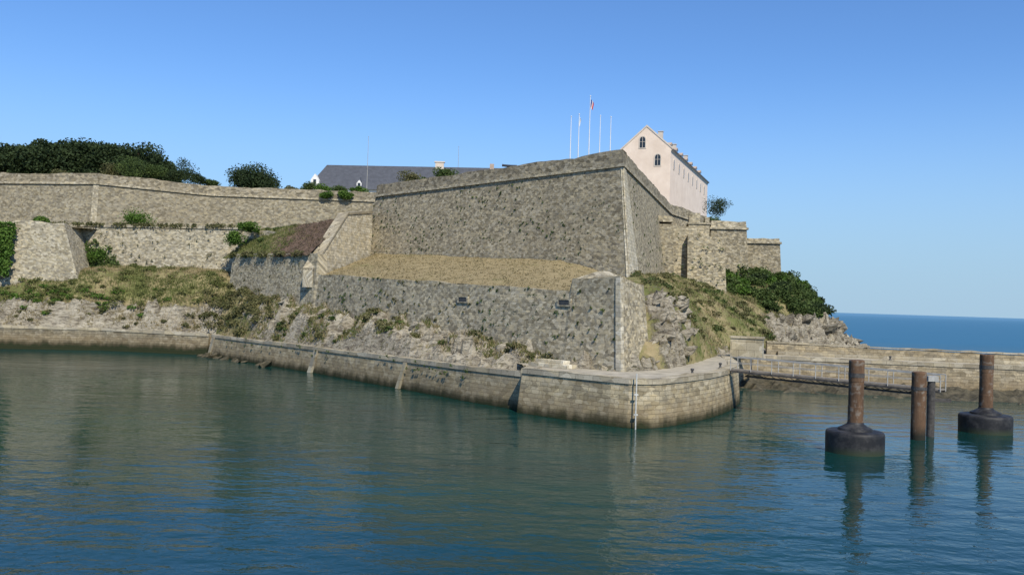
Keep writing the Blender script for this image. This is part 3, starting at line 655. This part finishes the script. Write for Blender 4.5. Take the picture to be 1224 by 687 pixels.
def dolphin(x,y,zt,rp,rf,label):
    e=empty('mooring_dolphin',(x,y,0),label,'mooring post',group='mooring dolphins in the harbour')
    p=G().lathe([(rp,-2),(rp,1.9),(rp,2.6),(rp*.97,2.62),(rp*.97,zt-1.25),(rp*1.0,zt-1.24),(rp*1.0,zt-.08),(rp*.96,zt-.02),(rp*.7,zt)],n=28).make('pile',M_rust,parent=e)
    G().lathe([(rp*1.03,zt-1.0),(rp*1.03,zt-.75)],n=28).make('band',M_greys,parent=p)
    f=G().lathe([(rf*.97,-.9),(rf,-.3),(rf*1.01,.1),(rf*1.01,1.0),(rf*1.0,1.12),(rf*.97,1.2),(rf*.92,1.235),(rf*.5,1.27)],n=44,wob=.015).make('fender',M_rub,parent=e,smooth=True)
    G().lathe([(rf*.60,1.25),(rf*.58,1.38),(rf*.42,1.50),(rp*1.12,1.62),(rp*1.02,1.72)],n=32).make('fender_collar',M_rub,parent=f)
dolphin(20.05,51.3,5.3,.43,1.60,'rusty steel mooring post with black rubber fender')
dolphin(33.3,62.0,5.4,.45,1.70,'rusty steel mooring post beyond the gangway end')
e=empty('steel_pile',(26.4,57.2,0),'rust-streaked steel pile standing in the water','pile'); G().lathe([(.45,-2),(.45,4.3),(.38,4.36),(.2,4.38)],n=26).make('shaft',M_rust,parent=e)
G().lathe([(.48,3.2),(.48,3.4)],n=26).make('collar',M_greys,parent=e)
e=empty('support_pile',(27.95,58.8,0),'thin dark pile carrying the gangway end','pile')
G().lathe([(.25,-2),(.25,3.6),(.2,3.65)],n=18).make('shaft',M_greys,parent=e)
G().box(-.34,.34,-.3,.3,3.652,4.0).make('cap',M_steel,parent=e); G().box(-.2,1.3,-.12,.12,2.3,2.5).make('crossbeam',M_greys,parent=e)

# ------------------------------------------------------------------ gangway
A=Vector((18.0,71.2,3.18)); B=Vector((29.6,60.6,2.95)); d=(B-A); dn=d.normalized(); side=Vector((-dn.y,dn.x,0)).normalized(); up=Vector((0,0,1))
gw=empty('gangway',tuple(A),'narrow steel gangway with railings out to the piles','footbridge')
G().beam(Vector(),d,1.1,.10).make('deck',simple('gangway_deck',(.22,.19,.15),.8,.3,3),parent=gw)
for s in (-.58,.58):
    r=G(); o=side*s
    r.beam(o+up*1.02,o+d+up*1.02,.07)
    rail=r.make('handrail',M_steel,parent=gw)
    G().beam(o+up*.55,o+d+up*.55,.04).make('middle_rail',M_steel,parent=rail)
    G().beam(o-up*.12,o+d-up*.12,.14).make('side_beam',M_greys,parent=rail)
    nb=9
    for k in range(nb+1):
        p=o+d*(k/nb); G().beam(p-up*.12,p+up*1.0,.055).make('railing_post',M_steel,parent=rail)
r=G()
for s in (-.4,.4):
    o=side*s+Vector((0,0,-.45)); r.beam(o+d*.05,o+d*.95,.07)
    for k in range(9):
        r.beam(o+d*(.05+.1*k),o+d*(.1+.1*k)+up*.35,.04); r.beam(o+d*(.1+.1*k)+up*.35,o+d*(.15+.1*k),.04)
r.make('truss',M_greys,parent=gw)

# ------------------------------------------------------------------ quay furniture
M=Matrix.Translation((23.6,88.6,3.16))@Matrix.Rotation(math.radians(-20),4,'Z')
o=G().box(-1.6,1.5,0,2.2,0,1.95,M).make('stone_block',M_cope,label='squat tan masonry block at the jetty root',cat='stone block')
G().box(-1.7,1.6,-.1,2.3,1.953,2.12,M).make('cap_slab',M_cope,parent=o)
MS=Matrix.Translation((3.4,67.4,3.165))@Matrix.Rotation(math.radians(-42),4,'Z')
o=G().box(-2.1,1.7,-.6,.6,0,.28,MS).make('stone_steps',M_quoin,label='worn pale stone steps on the quay',cat='steps')
G().box(-1.7,1.0,-.2,.6,.283,.55,MS).make('upper_step',M_quoin,parent=o)
M_pipe=simple('weathered_pipe',(.5,.5,.46),.6,.3,3)
pp=empty('drain_pipe',(8.3,58.0,0),'thin pale pipe running down the quay corner','pipe')
G().tube([(0,-.32,-.6),(0,-.18,1.0),(.02,-.05,2.8),(.02,0,3.6)],[.045,.045,.045,.045],8).make('pipe',M_pipe,parent=pp)
for zz in (.9,2.2): G().box(-.12,.14,-.26+.06*zz,-.02,zz,zz+.08).make('bracket',M_pipe,parent=pp)
bprof=[(.16,0),(.16,.04),(.09,.08),(.08,.28),(.14,.34),(.14,.40),(.09,.44),(.02,.45)]
first=None
for k,(x,y) in enumerate(((13.3,64.6),(17.2,72.5),(40,93.4))):
    if first is None:
        first=G().lathe(bprof,n=16).make('bollard',M_iron,smooth=True,label='short dark iron mooring bollard on the quay',cat='bollard',group='bollards along the quay'); first.location=(x,y,3.16)
    else:
        c=first.copy(); COL.objects.link(c); c.location=(x,y,3.16)

# ------------------------------------------------------------------ vegetation
def leaf_mesh(P,size,name,mat,**k):
    """many leaf quads at points P (N,3)"""
    N=len(P); a=rng.normal(size=(N,3)); a/=np.linalg.norm(a,axis=1)[:,None]; q=rng.normal(size=(N,3))
    b=np.cross(a,q); b/=np.linalg.norm(b,axis=1)[:,None]; c=np.cross(a,b); s=(size*(.55+.9*rng.random(N)))[:,None]
    V=np.stack([P-b*s*.5,P+c*s*.32,P+b*s*.5,P-c*s*.32],1).reshape(-1,3)
    me=bpy.data.meshes.new(name); me.vertices.add(4*N); me.vertices.foreach_set('co',V.ravel().astype(np.float32))
    me.loops.add(4*N); me.loops.foreach_set('vertex_index',np.arange(4*N,dtype=np.int32)); me.polygons.add(N)
    me.polygons.foreach_set('loop_start',np.arange(0,4*N,4,dtype=np.int32)); me.polygons.foreach_set('loop_total',np.full(N,4,dtype=np.int32))
    me.update(); me.validate(); me.materials.append(mat)
    o=bpy.data.objects.new(name,me); COL.objects.link(o); par=k.pop('parent',None); tag(o,k.get('label'),k.get('cat'),k.get('kind'),k.get('group'))
    if par: o.parent=par
    return o
def leaves(centers,radii,n,size,mat,name,**k):
    PS=[]
    for c,r,m in zip(centers,radii,n):
        d_=rng.normal(size=(m,3)); d_/=np.linalg.norm(d_,axis=1)[:,None]; PS.append(np.array(c)+d_*np.array(r)*(rng.random(m)**.4)[:,None])
    return leaf_mesh(np.concatenate(PS),size,name,mat,**k)
def crown_blobs(cx,cy,cz,rx,ry,rz,nb,br):
    cs=[];rs=[]
    for i in range(nb):
        dd=Vector(rng.normal(size=3)).normalized()*random.random()**.5
        q=br*(.6+.8*random.random()); cs.append((cx+dd.x*rx,cy+dd.y*ry,cz+dd.z*rz)); rs.append((q*1.2,q*1.2,q*.8))
    return cs,rs
def tree(name,x,y,z0,h,rad,label,cat,mat,leafn=2600,size=.42,group=None,low=.35,nb=16,trunk=.22):
    e=empty(name,(x,y,z0),label,cat,group)
    g=G(); lean=random.uniform(-.4,.4); g.tube([(0,0,-.5),(lean*.3,0,h*.35),(lean,0,h*.8)],[trunk,trunk*.75,trunk*.3],9)
    cs,rs=crown_blobs(lean*.6,0,h*(low+(1-low)/2),rad*.75,rad*.75,h*(1-low)*.38,nb,rad*.45)
    for c in cs[:7]:
        z1=h*random.uniform(.25,.55); g.tube([(lean*.4,0,z1),(c[0]*.5+lean*.2,c[1]*.5,(z1+c[2])/2),c],[trunk*.4,trunk*.25,.03],6)
    g.make('trunk',M_bark,parent=e)
    leaves(cs,rs,[leafn//nb]*nb,size,mat,'crown',parent=e)
for k in range(22):
    f=k/21; x=-105+f*36.5+random.uniform(-.3,.3); y=random.uniform(166,180)
    h=(9.4+2.7*math.sin(f*math.pi*.85+.1))*(y/172)*random.uniform(.95,1.04)
    if k>=20: h=8.2
    tree('pine_tree',x*y/172,y,25.6,h,random.uniform(3.8,4.6),'dark dense pine in a clump above the rampart','tree',M_pine,8000,.50,group='pines on the hilltop',low=.08,nb=26)
tree('round_tree',-44.5,150.8,24.8,4.6,4.5,'round dark green tree behind the curtain wall','tree',M_pine,14000,.30,low=.05,nb=40)
def shrub(x,y,z,rx,ry,rz,mat,label,n=700,size=.22,name='shrub',nb=9,group=None):
    cs,rs=crown_blobs(0,0,rz*.8,rx*.65,ry*.65,rz*.5,nb,min(rx,rz)*.6)
    o=leaves(cs,rs,[n//nb]*nb,size,mat,name,label=label,cat='shrub',group=group); o.location=(x,y,z); return o
for a in [(-64,147,26.4,2.8,1.5,2.5,M_leaf,'clipped green hedge on the rampart top'),(-61,149,26.4,2.4,1.5,2.0,M_leaf,'clipped green hedge on the rampart top'),(-67.5,148,26.4,1.8,1.5,1.6,M_scrub,'olive shrub on the rampart top'),
 (-60,160,26.5,3.0,2,3.8,M_pine,'dark shrub behind the rampart parapet'),(-57.5,152,26.2,2.8,1.5,1.8,M_pine,'low shrub trailing along the rampart'),(-55,152,26.2,2.6,1.5,1.5,M_pine,'low shrub trailing along the rampart'),(-52.5,153,26.0,2.4,1.5,1.2,M_leaf,'low shrub trailing along the rampart'),(-72,140,25,1.4,1,1.3,M_scrub,'small scrubby bush on parapet'),
 (-35.5,151.5,25.4,1.8,1.2,1.3,M_leaf,'small green shrub beside slate building'),(-32.5,149.3,25.1,2.4,1,1.2,M_ivy,'ivy spilling over the curtain wall'),(-29.5,149,25.1,2.5,.9,1.1,M_leaf,'ivy spilling over the curtain wall'),(-26,148.6,25.1,2.4,.9,1.0,M_ivy,'ivy spilling over the curtain wall'),(-38.5,150.6,25.2,1.6,.9,.9,M_scrub,'olive shrub on the curtain wall'),
 (-28,146.2,24.2,1.6,.6,.9,M_ivy,'ivy hanging down the curtain wall'),(-31,146,24.0,1.2,.6,.8,M_ivy,'ivy hanging down the curtain wall'),
 (-14.5,121.0,22.9,2.2,1.2,1.5,M_scrub,'olive shrub on top of the bastion'),(-9.3,115.0,22.9,2.2,1.1,1.4,M_leaf,'green shrub on top of the bastion'),(-12,119,22.8,2.0,1.1,1.1,M_leaf,'green shrub on top of the bastion'),
 (36.5,160,24,2.2,1.8,3.0,M_pine,'dark bush beside the pink barracks'),(33.2,148,21,1.6,1.4,1.6,M_leaf,'green bush above the upper battery'),(23,150,22,2,1.5,2.4,M_leaf,'bush against the pink barracks wall'),
 (-66.0,124,16.6,1.0,.8,.9,M_ivy,'small bright green bush on wall top'),(-56,132,16.8,2.6,1.3,2.2,M_ivy,'yellow-green bush against the bastion'),(-37,124,16.4,3.0,1.4,1.1,M_ivy,'green bramble at the end of the wall'),(-38.8,122.8,14.3,1.4,1.2,1.6,M_ivy,'green bramble at the end of the wall'),
 (-60.0,128,11,1.8,.9,2.4,M_ivy,'green creeper against the low wall')]:
    shrub(*a[:6],a[6],a[7],n=2400)
cnt=0
while cnt<95:
    x=random.uniform(29,54); y=random.uniform(122,151)
    zz=hz(x,y); lim=7.2
    if zz<lim or (x<44 and y>138.5) or (x<31 and y<124): continue
    cnt+=1
    shrub(x,y,zz-.5,random.uniform(1.8,2.8),random.uniform(1.4,2.2),random.uniform(.8,1.5),random.choice([M_leaf,M_leaf,M_leaf,M_ivy,M_pine]),'dense green bush on the headland slope',n=1100,size=.32,group='bushes on the headland')
def ivy(name,fn,n,size,mat,label,keep=lambda u,v:True,thick=.35):
    P=[];k=0
    while k<n:
        u=random.random(); v=random.random()
        if not keep(u,v): k+=.2; continue
        k+=1; P.append(fn(u,v))
    P=np.array(P)+rng.normal(size=(len(P),3))*thick*.4
    return leaf_mesh(P,size*1.2,name,mat,kind='stuff',label=label)
nz=lambda a,b,c:noise.fractal(Vector((a,b,c)),1,2,3)
ivy('ivy',lambda u,v:(-76+u*9.5,119.7+v*1.2,9.5+v*7.2),9500,.3,M_ivy,'bright ivy draped over the low wall',lambda u,v:u<.86+.15*nz(v*4,0,1))
ivy('ivy',lambda u,v:(-62+u*9,127.6+v*.7-u*.7,10.5+v*5),2600,.28,M_leaf,'ivy at the foot of the wall',lambda u,v:v<(.9-u)+.4*nz(u*5,v*5,2))
ivy('wall_top_grass',lambda u,v:(-68+u*28,129-u*2.5+v*.4,17.1+u*.3+v*.35),2000,.26,M_scrub,'grass fringe along the low wall',lambda u,v:nz(u*14,0,3)>-.1,thick=.3)
ivy('wall_top_grass',lambda u,v:(-39.3+u*15.6,121.9-u*17.6+v*.5,13.2-u*.3+v*.3),1500,.24,M_scrub,'scrub fringe along the bank foot',lambda u,v:nz(u*10,0,6)>0,thick=.35)
def wallplants(name,b0,b1,t0,t1,n,mat,label,smin=.12,smax=.42):
    b0,b1,t0,t1=map(Vector,(b0,b1,t0,t1)); nr=(b1-b0).cross(t0-b0).normalized()
    if nr.y>0 and abs(nr.y)>.1: nr=-nr
    P=[]
    for _ in range(n):
        u=random.random(); v=random.random()
        if nz(u*9,v*4,n)<-.08: continue
        p=b0.lerp(b1,u).lerp(t0.lerp(t1,u),v); r=random.uniform(smin,smax)*random.random()**.8+.05
        for q in range(int(4+r*40)):
            dd=Vector(rng.normal(size=3)).normalized()*r*random.random(); dd-=nr*dd.dot(nr)*.9
            P.append(p+nr*.03+Vector((dd.x,dd.y,dd.z*.8)))
    return leaf_mesh(np.array([tuple(p) for p in P]),.16,name,mat,kind='stuff',label=label)
wallplants('wall_plants',(*Tb[1],8),(*Tb[2],8),(*TB[1],22),(*TB[2],22),620,M_leaf,'tufts of plants rooted in the bastion face',smax=.26)
wallplants('wall_plants',(*Tb[2],8),(*Tb[3],8),(*TB[2],22),(*TB[3],22),130,M_leaf,'tufts of plants rooted in the bastion face',smax=.5)
for i in (3,4,5): wallplants('wall_plants',(*OW[i],2.4),(*OW[i+1],2.4),(*OT[i],oz[i]),(*OT[i+1],oz[i+1]),150,M_leaf if i!=4 else M_scrub,'green plants rooted in the outwork wall',smax=.5)
wallplants('wall_plants',(*OW[1],2.4),(*OW[2],2.4),(*OT[1],13),(*OT[2],12.8),90,M_scrub,'plants rooted in the outwork wall',smax=.4)
wallplants('wall_plants',(*OW[7],2.4),(*OW[8],2.4),(*OT[7],10),(*OT[8],10),45,M_leaf,'plants rooted in the outwork wall',smax=.3)
wallplants('wall_plants',(18.5,117.6,9),(28,116.4,9),(18.5,118.0,18),(28,117.1,17.5),90,M_leaf,'plants on the battery wall',smax=.5)
wallplants('wall_plants',(-64,128,9),(-38.5,125.8,9),(-64,128.6,17),(-38.5,126.5,17),140,M_scrub,'plants on the low wall',smax=.5)
for i in (0,1,2): wallplants('wall_plants',(*QB[i],1.8),(*QB[i+1],1.8),(*QB[i],2.8),(*QB[i+1],2.8),16,M_leaf,'weeds growing on the quay coping',smax=.5)

def grassfield(name,sampler,n,mat,label,hmin=.15,hmax=.4):
    V=[];F=[]
    for _ in range(n):
        p=sampler()
        if p is None: continue
        p=Vector(p)
        for q in range(4):
            a=random.random()*6.28; h=random.uniform(hmin,hmax); o=Vector((random.uniform(-.2,.2),random.uniform(-.2,.2),0)); d_=Vector((math.cos(a),math.sin(a),0))
            i=len(V); V+=[p+o-d_*.05,p+o+d_*.05,p+o+Vector((random.uniform(-.15,.15),random.uniform(-.15,.15),h))]; F.append((i,i+1,i+2))
    return obj(name,V,F,mat,fix=False,kind='stuff',label=label)
def patch(x,y,s): return nz(x*.22,y*.22,s)
def s_left(sign=1):
    def f():
        x=random.uniform(-85,-38); y=random.uniform(115,128)
        if rockat(x,y)>.55 or patch(x,y,4)*sign<-.12: return None
        return (x,y,hz(x,y)-.05)
    return f
def s_right(sign=1):
    def f():
        x=random.uniform(12,48); y=random.uniform(72,138)
        if rockat(x,y)>.6 or patch(x,y,8)*sign<-.12: return None
        z=hz(x,y); return (x,y,z-.05) if z>3.2 else None
    return f
def s_terr():
    s=random.random(); a=Vector((-37,112)).lerp(Vector((4,68)),s); off=random.uniform(0,6.5); x=a.x+.75*off; y=a.y+.66*off
    z=hz(x,y)
    return (x,y,z-.05) if z>2.6 and nz(x*.3,y*.3,1)>-.02 else None
def s_shore():
    x=random.uniform(-85,-39); y=random.uniform(114.5,120); z=hz(x,y)
    return (x,y,z-.05) if z>3 and nz(x*.35,y*.35,2)>0 else None
gv=[tuple(v) for v in V_gl]
def s_gl():
    p=random.choice(gv); return (p[0]+random.uniform(-.4,.4),p[1]+random.uniform(-.4,.4),p[2]-.05)
bvv=[tuple(v) for v in V_bk]
def s_bk(lo,hi):
    def f():
        p=random.choice(bvv)
        return (p[0]+random.uniform(-.4,.4),p[1]+random.uniform(-.4,.4),p[2]-.08) if lo<p[0]+nz(p[0]*.4,p[1]*.4,2)*4<hi else None
    return f
grassfield('grass',s_left(1),8000,M_dry,'dry grass on the hillside')
grassfield('grass',s_left(-1),18000,M_green,'green grass on the hillside')
grassfield('grass',s_right(1),13000,M_dry,'dry grass on the headland')
grassfield('grass',s_right(-1),14000,M_green,'green grass on the headland')
grassfield('grass',s_terr,9000,M_green,'rough grass among the rocks',.15,.45)
grassfield('grass',s_terr,8000,M_dry,'dry grass among the rocks',.15,.45)
grassfield('grass',s_shore,5000,M_dry,'dry grass on the rocky shore',.15,.4)
grassfield('grass',s_gl,5000,M_dry,'dry grass on the glacis',.06,.18)
M_heath=leafmat('heath_blades',(.10,.068,.05),(.15,.105,.075),(.15,.13,.07))
grassfield('heath',s_bk(-30,0),3500,M_heath,'heath on the bank',.1,.3)
grassfield('grass',s_bk(-60,-29),5000,M_green,'green grass on the bank',.12,.4)
def scrubpatch(name,samp,n,mat,label,r0=.3,r1=.9,size=.24):
    cs=[];rs=[];ns=[]
    while len(cs)<n:
        p=samp()
        if p is None: continue
        r=random.uniform(r0,r1); cs.append((p[0],p[1],p[2]+r*.25)); rs.append((r*1.2,r*1.2,r*.55)); ns.append(int(50+r*120))
    leaves(cs,rs,ns,size,mat,name,kind='stuff',label=label)
def s_dense():
    x=random.gauss(-35.5,3.5); y=random.gauss(113,3.8); z=hz(x,y); return (x,y,z) if z>2.9 else None
scrubpatch('undergrowth',s_dense,110,M_scrub,'olive scrub on the slope under the wall',.4,1.0)
scrubpatch('undergrowth',s_terr,110,M_scrub,'olive scrub among the rocks',.25,.65)
scrubpatch('undergrowth',s_terr,70,M_leaf,'green scrub among the rocks',.2,.5)
scrubpatch('undergrowth',s_shore,60,M_scrub,'olive tufts on the rocky shore',.2,.5)
scrubpatch('undergrowth',s_bk(-60,-31),22,M_leaf,'green clumps on the bank',.3,.7)
def s_lg():
    x=random.gauss(-62,7); y=random.gauss(119.0,1.2); z=hz(x,y); return (x,y,z) if z>4.5 else None
scrubpatch('undergrowth',s_lg,45,M_ivy,'bright green scrub on the hillside',.3,.7)
scrubpatch('undergrowth',s_lg,60,M_green,'yellow-green scrub on the hillside',.3,.8)
scrubpatch('undergrowth',s_left(-1),90,M_green,'green tussocks on the hillside',.3,.8)
scrubpatch('undergrowth',s_right(-1),190,M_scrub,'olive scrub on the headland',.3,.8)
scrubpatch('undergrowth',s_right(1),90,M_scrub,'dry olive scrub on the headland',.2,.6)
scrubpatch('undergrowth',s_right(-1),90,M_leaf,'green scrub on the headland',.3,.7)
